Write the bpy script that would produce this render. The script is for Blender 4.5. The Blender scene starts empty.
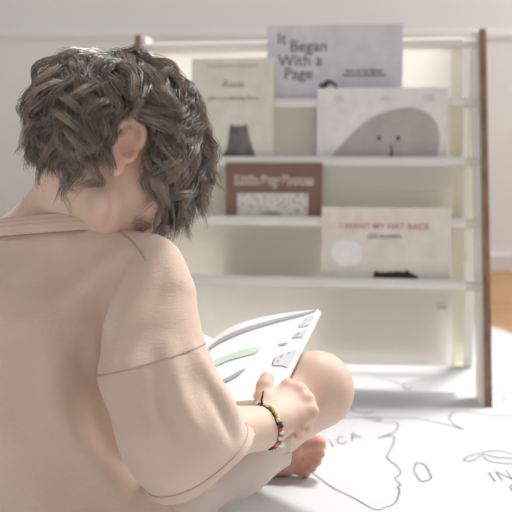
import bpy, bmesh, math, random
import numpy as np
from mathutils import Vector, Matrix
from mathutils.bvhtree import BVHTree
random.seed(7); rng = np.random.default_rng(11)
sc = bpy.context.scene
COL = sc.collection
V = lambda *a: np.array(a, float)
def nrm(v):
    v = np.array(v, float); return v / np.linalg.norm(v)

# ------------------------------------------------------------------ helpers
def tag(o, label=None, cat=None, group=None, kind=None):
    if label: o['label'] = label
    if cat: o['category'] = cat
    if group: o['group'] = group
    if kind: o['kind'] = kind
    return o
def empty(name, loc, rot=(0, 0, 0)):
    o = bpy.data.objects.new(name, None); COL.objects.link(o)
    o.location = loc; o.rotation_euler = rot; o.empty_display_size = .05
    return o
def link_mesh(name, me, mat, parent=None, smooth=True):
    o = bpy.data.objects.new(name, me); COL.objects.link(o)
    if mat is not None and not me.materials: me.materials.append(mat)
    if parent is not None: o.parent = parent
    if smooth: me.polygons.foreach_set('use_smooth', [True] * len(me.polygons))
    return o
def mesh_from(verts, faces):
    me = bpy.data.meshes.new('m')
    me.from_pydata([tuple(map(float, v)) for v in verts], [], [tuple(map(int, f)) for f in faces]); me.update()
    return me
def mesh_arrays(verts, faces):
    """fast mesh from numpy quads/tris"""
    me = bpy.data.meshes.new('m')
    n, k = faces.shape
    me.vertices.add(len(verts)); me.vertices.foreach_set('co', np.ascontiguousarray(verts, np.float32).ravel())
    me.loops.add(n * k); me.loops.foreach_set('vertex_index', np.ascontiguousarray(faces, np.int32).ravel())
    me.polygons.add(n); me.polygons.foreach_set('loop_start', np.arange(0, n * k, k, dtype=np.int32))
    me.update(calc_edges=True); me.validate()
    return me
class MB:
    def __init__(s): s.bm = bmesh.new()
    def box(s, lo, hi, bev=0, seg=2):
        r = bmesh.ops.create_cube(s.bm, size=1.0)
        lo, hi = Vector(lo), Vector(hi)
        for v in r['verts']:
            v.co = Vector((lo[i] + (v.co[i] + .5) * (hi[i] - lo[i]) for i in range(3)))
        if bev:
            es = list({e for v in r['verts'] for e in v.link_edges})
            bmesh.ops.bevel(s.bm, geom=es, offset=bev, segments=seg, affect='EDGES', profile=.5)
        return s
    def tube(s, pts, r, n=8, closed=False, caps=True):
        pts = [Vector(p) for p in pts]; N = len(pts)
        rr = r if hasattr(r, '__len__') else [r] * N
        rings = []; up = None
        for i, p in enumerate(pts):
            a = pts[(i - 1) % N] if (closed or i > 0) else p
            b = pts[(i + 1) % N] if (closed or i < N - 1) else p
            t = (b - a).normalized()
            if up is None:
                up = t.orthogonal().normalized()
            up = (up - t * up.dot(t)).normalized(); sd = t.cross(up)
            rings.append([s.bm.verts.new(p + (up * math.cos(2 * math.pi * k / n) + sd * math.sin(2 * math.pi * k / n)) * rr[i]) for k in range(n)])
        M = N if closed else N - 1
        for i in range(M):
            A, B = rings[i], rings[(i + 1) % N]
            for k in range(n):
                s.bm.faces.new((A[k], A[(k + 1) % n], B[(k + 1) % n], B[k]))
        if not closed and caps:
            s.bm.faces.new(rings[0][::-1]); s.bm.faces.new(rings[-1])
        return s
    def ball(s, c, r, seg=10):
        q = bmesh.ops.create_uvsphere(s.bm, u_segments=seg, v_segments=max(6, seg * 3 // 4), radius=1)
        r = Vector(r) if hasattr(r, '__len__') else Vector((r, r, r))
        for v in q['verts']:
            v.co = Vector((v.co[i] * r[i] + c[i] for i in range(3)))
        return s
    def prism(s, outline, y0, y1):
        """outline in (x, z), from depth y0 to y1"""
        a = [s.bm.verts.new((x, y0, z)) for x, z in outline]
        b = [s.bm.verts.new((x, y1, z)) for x, z in outline]
        n = len(a)
        s.bm.faces.new(a); s.bm.faces.new(b[::-1])
        for i in range(n):
            s.bm.faces.new((a[i], b[i], b[(i + 1) % n], a[(i + 1) % n]))
        return s
    def build(s, name, mat, parent=None, smooth=False):
        bmesh.ops.recalc_face_normals(s.bm, faces=s.bm.faces)
        me = bpy.data.meshes.new(name); s.bm.to_mesh(me); s.bm.free()
        return link_mesh(name, me, mat, parent, smooth)
def smooth_curve(pts, n=8, closed=False):
    """Catmull-Rom through the points"""
    P = [np.array(p, float) for p in pts]; out = []
    N = len(P); M = N if closed else N - 1
    for i in range(M):
        p0 = P[(i - 1) % N] if closed or i > 0 else P[0]
        p1 = P[i]; p2 = P[(i + 1) % N]
        p3 = P[(i + 2) % N] if closed or i + 2 < N else P[-1]
        for k in range(n):
            t = k / n
            out.append(.5 * ((2 * p1) + (p2 - p0) * t + (2 * p0 - 5 * p1 + 4 * p2 - p3) * t * t + (3 * p1 - p0 - 3 * p2 + p3) * t ** 3))
    if not closed: out.append(P[-1])
    return out
def strip(lines, width, z=0.0):
    """flat ink strokes lying on the xy plane"""
    vs, fs = [], []
    for ln in lines:
        ln = [np.array(p[:2], float) for p in ln]
        b = len(vs)
        for i, p in enumerate(ln):
            t = nrm(ln[min(i + 1, len(ln) - 1)] - ln[max(i - 1, 0)] + 1e-9)
            nn = np.array([-t[1], t[0]]) * width * .5
            vs += [(p[0] + nn[0], p[1] + nn[1], z), (p[0] - nn[0], p[1] - nn[1], z)]
        for i in range(len(ln) - 1):
            fs.append((b + 2 * i, b + 2 * i + 1, b + 2 * i + 3, b + 2 * i + 2))
    return mesh_from(vs, fs)

# ------------------------------------------------------------------ materials
def mat(name, col, rough=.6, spec=.5, **kw):
    m = bpy.data.materials.new(name); m.use_nodes = True
    b = m.node_tree.nodes['Principled BSDF']
    b.inputs['Base Color'].default_value = (*col, 1)
    b.inputs['Roughness'].default_value = rough
    b.inputs['Specular IOR Level'].default_value = spec
    for k, v in kw.items(): b.inputs[k].default_value = v
    return m
def N(m, t, **kw):
    n = m.node_tree.nodes.new(t)
    for k, v in kw.items():
        if k in n.inputs: n.inputs[k].default_value = v
        else: setattr(n, k, v)
    return n
def L(m, a, b): m.node_tree.links.new(a, b)
def bsdf(m): return m.node_tree.nodes['Principled BSDF']
def add_noise_colour(m, c1, c2, scale, detail=4, coord='Object', stretch=None, lo=.35, hi=.65):
    tc = N(m, 'ShaderNodeTexCoord'); src = tc.outputs[coord]
    if stretch:
        mp = N(m, 'ShaderNodeMapping'); mp.inputs['Scale'].default_value = stretch
        L(m, src, mp.inputs['Vector']); src = mp.outputs[0]
    nz = N(m, 'ShaderNodeTexNoise'); nz.inputs['Scale'].default_value = scale; nz.inputs['Detail'].default_value = detail
    L(m, src, nz.inputs['Vector'])
    cr = N(m, 'ShaderNodeValToRGB'); cr.color_ramp.elements[0].position = lo; cr.color_ramp.elements[1].position = hi
    cr.color_ramp.elements[0].color = (*c1, 1); cr.color_ramp.elements[1].color = (*c2, 1)
    L(m, nz.outputs[0], cr.inputs[0]); L(m, cr.outputs[0], bsdf(m).inputs['Base Color'])
    return src, nz
def add_bump(m, height_socket, strength=.2, dist=.001):
    b = N(m, 'ShaderNodeBump'); b.inputs['Strength'].default_value = strength; b.inputs['Distance'].default_value = dist
    L(m, height_socket, b.inputs['Height']); L(m, b.outputs[0], bsdf(m).inputs['Normal'])
    return b
def linen(name, c1, c2, strength=.35):
    m = mat(name, c1, .9, .15)
    bsdf(m).inputs['Sheen Weight'].default_value = .25; bsdf(m).inputs['Sheen Roughness'].default_value = .5
    src, nz = add_noise_colour(m, c1, c2, 14, 6)
    # woven slubs in two directions
    hs = []
    for s in ((90, 90, 900), (900, 900, 110)):
        mp = N(m, 'ShaderNodeMapping'); mp.inputs['Scale'].default_value = s
        L(m, src, mp.inputs['Vector'])
        n2 = N(m, 'ShaderNodeTexNoise'); n2.inputs['Scale'].default_value = 1; n2.inputs['Detail'].default_value = 2
        L(m, mp.outputs[0], n2.inputs['Vector']); hs.append(n2.outputs[0])
    ad = N(m, 'ShaderNodeMath', operation='ADD'); L(m, hs[0], ad.inputs[0]); L(m, hs[1], ad.inputs[1])
    n3 = N(m, 'ShaderNodeTexNoise'); n3.inputs['Scale'].default_value = 55; n3.inputs['Detail'].default_value = 3
    L(m, src, n3.inputs['Vector'])
    a2 = N(m, 'ShaderNodeMath', operation='MULTIPLY_ADD'); a2.inputs[1].default_value = .9
    L(m, n3.outputs[0], a2.inputs[0]); L(m, ad.outputs[0], a2.inputs[2])
    add_bump(m, a2.outputs[0], strength, .0016)
    return m
def cloth_translucent(name, col, trans_col, mix=.5):
    m = bpy.data.materials.new(name); m.use_nodes = True; nt = m.node_tree
    nt.nodes.clear()
    o = N(m, 'ShaderNodeOutputMaterial'); d = N(m, 'ShaderNodeBsdfDiffuse'); t = N(m, 'ShaderNodeBsdfTranslucent')
    tc = N(m, 'ShaderNodeTexCoord'); nz = N(m, 'ShaderNodeTexNoise'); nz.inputs['Scale'].default_value = 9
    L(m, tc.outputs['Object'], nz.inputs['Vector'])
    cr = N(m, 'ShaderNodeValToRGB'); cr.color_ramp.elements[0].position = .3; cr.color_ramp.elements[1].position = .7
    cr.color_ramp.elements[0].color = (*[c * .95 for c in col], 1); cr.color_ramp.elements[1].color = (*col, 1)
    L(m, nz.outputs[0], cr.inputs[0]); L(m, cr.outputs[0], d.inputs['Color'])
    t.inputs['Color'].default_value = (*trans_col, 1)
    mx = N(m, 'ShaderNodeMixShader'); mx.inputs[0].default_value = mix
    L(m, d.outputs[0], mx.inputs[1]); L(m, t.outputs[0], mx.inputs[2]); L(m, mx.outputs[0], o.inputs['Surface'])
    return m

M = {}
M['wall'] = mat('matte_wall_paint', (.74, .735, .73), .9, .2)
_s, _n = add_noise_colour(M['wall'], (.80, .80, .80), (.84, .84, .84), 1.2, 3)
M['wall_trim'] = mat('trim_paint', (.78, .78, .785), .7, .3)
add_noise_colour(M['wall_trim'], (.76, .76, .765), (.79, .79, .795), 2, 2)
M['wood_floor'] = mat('warm_floorboards', (.42, .22, .09), .45, .4)
add_noise_colour(M['wood_floor'], (.36, .19, .085), (.50, .29, .13), 5, 6, stretch=(.6, 6, 1))
M['paper'] = mat('white_mat', (.86, .865, .87), .85, .2)
_s, _n = add_noise_colour(M['paper'], (.585, .593, .603), (.615, .623, .633), 3, 3)
add_bump(M['paper'], _n.outputs[0], .15, .02)
M['ink'] = mat('pencil_ink', (.16, .16, .165), .9, .1)
add_noise_colour(M['ink'], (.17, .17, .18), (.38, .38, .39), 25, 3)
M['white_paint'] = mat('white_painted_wood', (.84, .83, .79), .45, .4)
add_noise_colour(M['white_paint'], (.82, .81, .77), (.86, .85, .81), 8, 2)
M['walnut'] = mat('brown_wood_edge', (.17, .085, .045), .5, .4)
add_noise_colour(M['walnut'], (.22, .125, .078), (.33, .20, .13), 10, 5, stretch=(8, 8, .6))
M['sling'] = cloth_translucent('cream_sling_cloth', (.95, .935, .89), (.97, .955, .91), .72)
M['sling_hem'] = cloth_translucent('cream_sling_hem', (.90, .88, .78), (.92, .89, .78), .5)
M['tag'] = mat('woven_tag', (.55, .55, .52), .9, .1); add_noise_colour(M['tag'], (.45, .45, .43), (.6, .6, .57), 200, 2)

M['rail_cloth'] = mat('white_rail_cloth', (.90, .895, .87), .6, .3); add_noise_colour(M['rail_cloth'], (.82, .81, .775), (.86, .85, .815), 12, 2)
def plain(name, col, rough=.5, dv=.05, scale=30):
    m = mat(name, col, rough, .35)
    add_noise_colour(m, tuple(c * (1 - dv) for c in col), tuple(min(1, c * (1 + dv)) for c in col), scale, 3)
    return m
M['pages'] = plain('book_pages', (.86, .85, .82))
M['cov_lilac'] = plain('pale_lilac_cover', (.70, .69, .75))
M['cov_cream'] = plain('cream_cover', (.77, .755, .68))
M['cov_white'] = plain('white_cover', (.83, .825, .82))
M['cov_brown'] = plain('brown_cover', (.24, .145, .115))
M['cov_ivory'] = plain('ivory_cover', (.80, .745, .68))
M['grey_text'] = plain('dark_grey_print', (.17, .17, .18))
M['mid_text'] = plain('mid_grey_print', (.30, .29, .27))
M['faint_text'] = plain('faint_print', (.55, .54, .53))
M['cream_text'] = plain('cream_print', (.74, .70, .63))
M['red_text'] = plain('faded_red_print', (.66, .30, .26))
M['blob'] = plain('warm_grey_print', (.49, .455, .45))
M['black'] = plain('black_print', (.03, .028, .028))
M['disc'] = plain('pale_disc_print', (.88, .88, .90))
M['animal'] = mat('charcoal_fur_print', (.16, .155, .155), .6, .3)
add_noise_colour(M['animal'], (.10, .097, .097), (.27, .26, .255), 22, 5)
M['speckle'] = mat('speckled_picture_print', (.7, .68, .62), .6, .3)
add_noise_colour(M['speckle'], (.38, .37, .33), (.74, .72, .67), 130, 3, lo=.34, hi=.5)

# skin: flush attribute reddens knuckles, toes, ear rims, knees
M['skin'] = mat('skin', (.72, .47, .36), .5, .4)
_m = M['skin']; _b = bsdf(_m)
_at = N(_m, 'ShaderNodeAttribute', attribute_name='flush')
_tc = N(_m, 'ShaderNodeTexCoord'); _nz = N(_m, 'ShaderNodeTexNoise'); _nz.inputs['Scale'].default_value = 40; _nz.inputs['Detail'].default_value = 4
L(_m, _tc.outputs['Object'], _nz.inputs['Vector'])
_mx = N(_m, 'ShaderNodeMix', data_type='RGBA'); _mx.inputs[6].default_value = (.75, .545, .44, 1); _mx.inputs[7].default_value = (.66, .30, .22, 1)
L(_m, _at.outputs['Fac'], _mx.inputs[0])
_mx2 = N(_m, 'ShaderNodeMix', data_type='RGBA', blend_type='MULTIPLY'); _mx2.inputs[0].default_value = .12
L(_m, _mx.outputs[2], _mx2.inputs[6]); L(_m, _nz.outputs[1], _mx2.inputs[7]); L(_m, _mx2.outputs[2], _b.inputs['Base Color'])
_b.inputs['Subsurface Weight'].default_value = .25
_b.inputs['Subsurface Radius'].default_value = (1, .35, .2); _b.inputs['Subsurface Scale'].default_value = .006
_nz2 = N(_m, 'ShaderNodeTexNoise'); _nz2.inputs['Scale'].default_value = 420; L(_m, _tc.outputs['Object'], _nz2.inputs['Vector'])
add_bump(_m, _nz2.outputs[0], .12, .0008)
M['lips'] = plain('lips', (.55, .24, .20)); M['eye'] = plain('eye_white', (.8, .8, .78), .2); M['iris'] = plain('iris', (.08, .05, .03), .2)
M['nail'] = plain('nail', (.74, .52, .44), .3)
M['shirt'] = linen('pink_beige_linen', (.645, .48, .39), (.69, .525, .435))
M['shorts'] = linen('pale_beige_linen', (.57, .475, .41), (.63, .53, .46), .3)
M['thread'] = plain('stitch_thread', (.47, .345, .285), .9)

M['hair'] = mat('ash_brown_hair', (.1, .075, .06), .34, 1.0, **{'Sheen Weight': .08, 'Sheen Roughness': .4, 'IOR': 1.7})
_m = M['hair']; _at = N(_m, 'ShaderNodeAttribute', attribute_name='tone'); _cr = N(_m, 'ShaderNodeValToRGB')
_cr.color_ramp.elements[0].color = (.034, .025, .019, 1); _cr.color_ramp.elements[1].color = (.46, .345, .265, 1)
L(_m, _at.outputs['Fac'], _cr.inputs[0]); L(_m, _cr.outputs[0], bsdf(_m).inputs['Base Color'])

# ------------------------------------------------------------------ camera
CAMH = .48; FPX = 820.
PITCH = math.atan(106 / FPX)
cam = bpy.data.cameras.new('camera'); co = bpy.data.objects.new('camera', cam); COL.objects.link(co)
co.location = (0, 0, CAMH); co.rotation_euler = (math.pi / 2 - PITCH, 0, 0)
cam.sensor_width = 36; cam.lens = FPX / 512 * 36; cam.clip_start = .05
cam.dof.use_dof = True; cam.dof.focus_distance = .93; cam.dof.aperture_fstop = 5.0
sc.camera = co

# ------------------------------------------------------------------ light
WORLD_LOW, WORLD_HIGH = .46, .46
w = bpy.data.worlds.new('overcast_daylight'); sc.world = w; w.use_nodes = True
_nt = w.node_tree; _bg = _nt.nodes['Background']
_bg.inputs[0].default_value = (.985, .985, .985, 1)
_tcw = _nt.nodes.new('ShaderNodeTexCoord'); _dp = _nt.nodes.new('ShaderNodeVectorMath'); _dp.operation = 'DOT_PRODUCT'
_dp.inputs[1].default_value = (0, .30, .95)
_mr = _nt.nodes.new('ShaderNodeMapRange'); _mr.inputs[1].default_value = -.4; _mr.inputs[2].default_value = 1; _mr.inputs[3].default_value = WORLD_LOW; _mr.inputs[4].default_value = WORLD_HIGH
_nt.links.new(_tcw.outputs['Generated'], _dp.inputs[0]); _nt.links.new(_dp.outputs['Value'], _mr.inputs[0]); _nt.links.new(_mr.outputs[0], _bg.inputs[1])
sun = bpy.data.lights.new('skylight_sun', 'SUN'); so = bpy.data.objects.new('skylight_sun', sun); COL.objects.link(so)
sun.energy = 2.7; sun.angle = math.radians(9); sun.color = (1.0, .985, .96)
SUN_TO = nrm((-.30, -.40, -1))          # light falls from high behind the shelf
so.rotation_euler = Vector(-SUN_TO).to_track_quat('Z', 'Y').to_euler(); so.location = (0, 2.5, 3)
win = bpy.data.lights.new('window_daylight', 'AREA'); wo = bpy.data.objects.new('window_daylight', win); COL.objects.link(wo)
win.shape = 'RECTANGLE'; win.size = 1.3; win.size_y = 1.6; win.energy = 62; win.color = (1, .99, .97)
wo.location = (2.3, 2.9, 1.75); wo.rotation_euler = Vector(V(0, 1.0, .35) - V(2.3, 2.9, 1.75)).to_track_quat('-Z', 'Y').to_euler()
sc.view_settings.view_transform = 'Standard'; sc.view_settings.look = 'None'
sc.view_settings.gamma = 1; sc.view_settings.use_curve_mapping = False
sc.view_settings.exposure = .2

# ------------------------------------------------------------------ room
fl = MB().box((-3.2, -1.2, -.04), (3.2, 3.24, 0)).build('floor', M['wood_floor']); tag(fl, 'warm brown wooden floor beyond the white mat', 'floor', kind='structure')
wl = MB().box((-3.2, 3.24, -.04), (3.2, 3.34, 2.7)).build('wall_back', M['wall']); tag(wl, 'plain pale grey wall behind the book rack', 'wall', kind='structure')
bb = MB().box((-3.2, 3.225, 0), (3.2, 3.24, .07), .003).build('baseboard_back', M['wall_trim']); tag(bb, 'low white baseboard along the grey wall', 'baseboard', kind='structure')
tr = MB().box((-3.2, 3.232, .905), (3.2, 3.24, .935), .004).build('trim_1', M['wall']); tag(tr, 'pale rail running along the grey wall above the rack', 'wall trim', kind='structure')

# ------------------------------------------------------------------ play mat with a drawn map
def round_poly(pts, n=8): return smooth_curve(pts, n, closed=True)
edge = [(-1.5, -.3), (.75, -.3), (.78, .6), (.74, 1.5), (.70, 1.95), (.67, 2.12), (.62, 2.24), (.50, 2.33), (.2, 2.37), (-.6, 2.36), (-1.45, 2.33)]
outline = []
for i in range(len(edge)):
    outline.append(edge[i])
poly = [tuple(p) for p in outline[:1]] + [tuple(p) for p in smooth_curve(outline[1:], 6)]
bm = bmesh.new()
top = [bm.verts.new((x, y, .0014)) for x, y in poly]; bot = [bm.verts.new((x, y, .0002)) for x, y in poly]
bm.faces.new(top); bm.faces.new(bot[::-1])
for i in range(len(top)):
    j = (i + 1) % len(top); bm.faces.new((top[i], bot[i], bot[j], top[j]))
bmesh.ops.recalc_face_normals(bm, faces=bm.faces)
me = bpy.data.meshes.new('play_mat'); bm.to_mesh(me); bm.free()
mat_o = link_mesh('play_mat', me, M['paper'], None, False)
tag(mat_o, 'large white floor mat with a hand-drawn world map, under child and rack', 'mat')
MZ = .0014
lines = dict(
 africa=[(.082, 1.178), (.1, 1.139), (.109, 1.12), (.135, 1.085), (.159, 1.048), (.174, 1.054), (.19, 1.068), (.203, 1.108), (.202, 1.12), (.208, 1.13), (.204, 1.152), (.216, 1.172), (.215, 1.199), (.205, 1.235), (.215, 1.265), (.23, 1.313), (.229, 1.335), (.204, 1.322), (.217, 1.333), (.239, 1.356), (.249, 1.398), (.222, 1.405), (.194, 1.43), (.25, 1.425), (.282, 1.426), (.321, 1.402), (.359, 1.365)],
 asia=[(.359, 1.365), (.349, 1.387), (.347, 1.421), (.358, 1.45), (.38, 1.464), (.427, 1.444), (.465, 1.44), (.486, 1.448), (.53, 1.40), (.56, 1.44)],
 africa_west=[(.082, 1.178), (.05, 1.24), (.03, 1.30), (-.02, 1.31), (-.07, 1.36), (-.06, 1.43), (.0, 1.47), (.07, 1.46), (.12, 1.43), (.194, 1.43)],
 madagascar=[(.247, 1.213), (.258, 1.206), (.259, 1.178), (.257, 1.152), (.241, 1.142), (.238, 1.165), (.238, 1.185), (.247, 1.213)],
 turtle=[(.324, 1.228), (.343, 1.247), (.363, 1.257), (.387, 1.265), (.406, 1.25), (.422, 1.241), (.405, 1.232), (.378, 1.235), (.36, 1.247), (.337, 1.223), (.325, 1.22), (.324, 1.228)],
 flipper=[(.357, 1.238), (.365, 1.217), (.393, 1.209), (.41, 1.212)],
 north1=[(.251, 1.695), (.278, 1.674), (.302, 1.643), (.327, 1.661), (.357, 1.674)],
 north2=[(.301, 1.638), (.304, 1.598), (.316, 1.623)],
 east1=[(.548, 1.817), (.557, 1.781), (.575, 1.796), (.575, 1.751)], east2=[(.518, 1.717), (.535, 1.695), (.554, 1.709)],
 east3=[(.476, 1.581), (.483, 1.546), (.466, 1.513), (.453, 1.492)], east4=[(.497, 1.643), (.511, 1.618), (.534, 1.643)],
 west1=[(.178, 1.513), (.179, 1.471), (.197, 1.45), (.218, 1.464)], west2=[(.198, 1.434), (.224, 1.417), (.21, 1.409)])
LN = dict(africa='drawn_coastline', asia='drawn_coastline', africa_west='drawn_coastline', madagascar='drawn_island', turtle='drawn_turtle', flipper='drawn_turtle')
for k_, v_ in lines.items():
    link_mesh(LN.get(k_, 'drawn_outline'), strip([smooth_curve(v_, 4)], .0025, MZ + .0006), M['ink'], mat_o, False)
GL = {'A': [[(0, 0), (.35, 1), (.7, 0)], [(.12, .38), (.58, .38)]], 'F': [[(0, 0), (0, 1), (.6, 1)], [(0, .52), (.45, .52)]],
      'R': [[(0, 0), (0, 1), (.45, .95), (.55, .75), (.4, .52), (0, .5)], [(.25, .5), (.6, 0)]], 'I': [[(.1, 0), (.1, 1)]],
      'C': [[(.6, .85), (.35, 1), (.08, .75), (.05, .3), (.3, 0), (.6, .15)]], 'N': [[(0, 0), (0, 1), (.55, 0), (.55, 1)]],
      'D': [[(0, 0), (0, 1), (.4, .85), (.55, .5), (.4, .12), (0, 0)]], 'O': [[(.3, 0), (.03, .3), (.05, .75), (.3, 1), (.58, .75), (.6, .3), (.3, 0)]],
      'E': [[(.55, 1), (0, 1), (0, 0), (.55, 0)], [(0, .5), (.45, .5)]]}
GW = {'I': .3}
def written(txt, org, ux, uy):
    out = []; x = 0
    for ch in txt:
        if ch in GL:
            for s in GL[ch]:
                pp = [np.array(org) + np.array(ux) * (x + p[0]) + np.array(uy) * p[1] for p in s]
                out += [[pp[i], pp[i + 1]] for i in range(len(pp) - 1)]
        x += GW.get(ch, .75) + .18
    return out
for wr in (written('AFRICA', (.052, 1.222), (.0255, .0205), (-.004, .032)), written('INDIAN', (.345, 1.140), (.030, .008), (.0, .034)), written('OCEAN', (.362, 1.098), (.030, .008), (.0, .032))):
    link_mesh('map_lettering', strip(wr, .0026, MZ + .0006), M['ink'], mat_o, False)

# ------------------------------------------------------------------ sling book rack
PHI = math.radians(7.5)
RACK = (.0720, 1.5375, MZ)
rack = empty('sling_book_rack', RACK, (0, 0, -PHI))
tag(rack, 'low white book rack with cream cloth slings and brown-edged side legs', 'book rack')
SL = .26 / .727
RZ = [.699, .574, .453, .3325, .2145]; RY = [.2603, .2171, .1742, .1311, .0889]
HW = .374; TH = .022
def board(x0, x1, p0, p1, wdt):
    """a leg board between two (y,z) points, width wdt backwards along y"""
    q = [(p0[0], p0[1]), (p1[0], p1[1]), (p1[0] + wdt, p1[1]), (p0[0] + wdt, p0[1])]
    return q
def yz_prism(mb, poly, x0, x1):
    a = [mb.bm.verts.new((x0, y, z)) for y, z in poly]; b = [mb.bm.verts.new((x1, y, z)) for y, z in poly]
    mb.bm.faces.new(a[::-1]); mb.bm.faces.new(b)
    for i in range(len(a)):
        j = (i + 1) % len(a); mb.bm.faces.new((a[i], a[j], b[j], b[i]))
def arc(cy, cz, r, a0, a1, n=6):
    return [(cy + r * math.cos(math.radians(a0 + (a1 - a0) * i / n)), cz + r * math.sin(math.radians(a0 + (a1 - a0) * i / n))) for i in range(n + 1)]
for sx in (-1, 1):
    x0, x1 = (HW - TH, HW) if sx > 0 else (-HW, -HW + TH)
    ztop = .727
    mb = MB()   # A-shaped side: front leg, back leg and rounded head in one board
    out = [(.006, 0), (.26 + .004, ztop - .012), (.268, ztop - .003), (.278, ztop), (.318, ztop), (.328, ztop - .004), (.333, ztop - .014),
           (.333, 0), (.285, 0), (.285, ztop - .16), (.278, ztop - .15), (.055, 0)]
    # split into two quads fans to keep faces planar and convex
    zf = ztop
    yz_prism(mb, [(.006, 0), (.264, ztop - .012), (.30, ztop - .012), (.278, ztop - .15), (.060, 0)], x0, x1)
    mb.build('front_leg', M['white_paint'], rack)
    mb = MB(); yz_prism(mb, [(.285, 0), (.285, ztop - .14), (.300, ztop - .012), (.333, ztop - .012), (.333, 0)], x0, x1)
    mb.build('back_leg', M['white_paint'], rack)
    mb = MB(); yz_prism(mb, [(.264, ztop - .012), (.268, ztop - .003), (.278, ztop), (.318, ztop), (.328, ztop - .004), (.333, ztop - .012)], x0, x1)
    mb.build('leg_cap', M['white_paint'], rack)
    mb = MB(); yz_prism(mb, [(-.002, 0), (.256, ztop - .012), (.262, ztop + .001), (.270, ztop + .004), (.268, ztop - .003), (.264, ztop - .012), (.006, 0)], x0 + (.009 if sx > 0 else -.0005), x1 + (.0005 if sx > 0 else -.010))
    e = mb.build('wood_edging', M['walnut'], rack); e['label'] = 'brown wood front edge'
for k in range(5):
    MB().tube([(-HW + TH - .002, RY[k], RZ[k]), (HW - TH + .002, RY[k], RZ[k])], .0095, 14).build('rail', M['white_paint'], rack, True)
MB().tube([(-HW + TH - .002, .308, .24), (HW - TH + .002, .308, .24)], .0095, 14).build('rail', M['white_paint'], rack, True)
FX = .328
def sling_profile(k):
    """pocket from rail k-1 down and up to rail k (y, z)"""
    y0, z0, y1, z1 = RY[k - 1], RZ[k - 1], RY[k], RZ[k]
    zb = z1 - .163
    r = .014
    yc = y1 + .010
    pts = [(y0, z0 + .0115), (y0 + .009, z0 + .007), (y0 + .011, z0), (y0 + .008, z0 - .02)]
    pts += [(yc + r + .012, z1 - .02), (yc + r + .002, zb + .05), (yc + r, zb + r)]
    pts += [(yc + r * math.cos(a), zb + r + r * math.sin(a)) for a in [-.5, -1.1, -1.57, -2.1, -2.7]]
    pts += [(yc - r, zb + r + .01), (yc - r - .004, zb + .06), (y1 - .008, z1 - .05), (y1 - .011, z1 - .01), (y1 - .011, z1), (y1 - .007, z1 + .009), (y1, z1 + .0115)]
    return pts
def sheet(prof, xs, sagf, name, m, parent):
    prof = smooth_curve([V(p[0], p[1]) for p in prof], 4)
    vs, fs = [], []
    nx = len(xs)
    for i, p in enumerate(prof):
        for x in xs:
            dy, dz = sagf(x, i / (len(prof) - 1))
            vs.append((x, p[0] + dy, p[1] + dz))
    for i in range(len(prof) - 1):
        for j in range(nx - 1):
            fs.append((i * nx + j, i * nx + j + 1, (i + 1) * nx + j + 1, (i + 1) * nx + j))
    return link_mesh(name, mesh_from(vs, fs), m, parent, True)
xs = list(np.linspace(-FX, FX, 41))
for k in range(1, 5):
    ph = rng.uniform(0, 6, 6)
    def sag(x, t, ph=ph):
        e = math.sin(math.pi * t) ** 2
        return (.0025 * e * math.sin(9 * x + ph[0]) + .0012 * e * math.sin(23 * x + ph[1] + 5 * t), -.004 * e * (1 - (x / FX) ** 2))
    s = sheet(sling_profile(k), xs, sag, 'cloth_sling', M['sling'], rack)
    # sewn sleeves round the rail and side hems
    for sx in (-1, 1):
        hx = [sx * (FX - .022) + (.023 * sx) * t for t in (0, .33, .66, 1)] if sx > 0 else [sx * FX - .001 + .023 * t for t in (0, .33, .66, 1)]
        pr = [(p[0] - (.0008 if i > len(sling_profile(k)) * .5 else -.0008), p[1]) for i, p in enumerate(sling_profile(k))]
        sheet(pr, hx, sag, 'side_hem', M['sling_hem'], s)
for k in range(5):
    n = 16; pr = []
    for i in range(n + 1):
        a = math.radians(110 + 330 * i / n); pr.append((RY[k] + .0125 * math.cos(a), RZ[k] + .0125 * math.sin(a)))
    pr = [(RY[k] - .0120, RZ[k] - .006)] + [(RY[k] + .0125 * math.cos(math.radians(a)), RZ[k] + .0125 * math.sin(math.radians(a))) for a in range(190, -1, -19)] + [(RY[k] + .0120, RZ[k] - .006)]
    sheet(pr, list(np.linspace(-FX - .001, FX + .001, 24)), lambda x, t: (0, 0), 'rail_sleeve', M['rail_cloth'], rack)
tg = MB().box((.274, .0735, .170), (.293, .0745, .180)).build('sewn_tag', M['tag'], rack); tg['label'] = 'small grey stitched tag'

# ------------------------------------------------------------------ books on the rack
FONT = bpy.data.curves.new('f0', 'FONT').font
RM = Matrix.Translation(RACK) @ Matrix.Rotation(-PHI, 4, 'Z')
def text_mesh(txt, size, shear=0, offset=0, space=1.0, lead=1.0, align='LEFT'):
    cu = bpy.data.curves.new('txt', 'FONT'); cu.body = txt; cu.size = size; cu.shear = shear; cu.offset = offset
    cu.space_character = space; cu.space_line = lead; cu.align_x = align; cu.extrude = .0002; cu.resolution_u = 4
    o = bpy.data.objects.new('txt', cu); COL.objects.link(o)
    dg = bpy.context.evaluated_depsgraph_get(); dg.update()
    me = bpy.data.meshes.new_from_object(o.evaluated_get(dg))
    bpy.data.objects.remove(o)
    return me
def put_text(parent, name, txt, x, z, m, size=None, width=None, y=-.0008, label=None, **kw):
    me = text_mesh(txt, size or .02, **kw)
    xs_ = [v.co.x for v in me.vertices]; wd = max(xs_) - min(xs_)
    s = width / wd if width else 1
    x0 = min(xs_) if kw.get('align', 'LEFT') == 'LEFT' else 0
    for v in me.vertices:
        X, Y, Z = v.co; v.co = ((X - x0) * s + x, y - Z, Y * s + z)
    me.materials.clear()
    o = link_mesh(name, me, m, parent, False)
    if label: o['label'] = label
    return o
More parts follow.
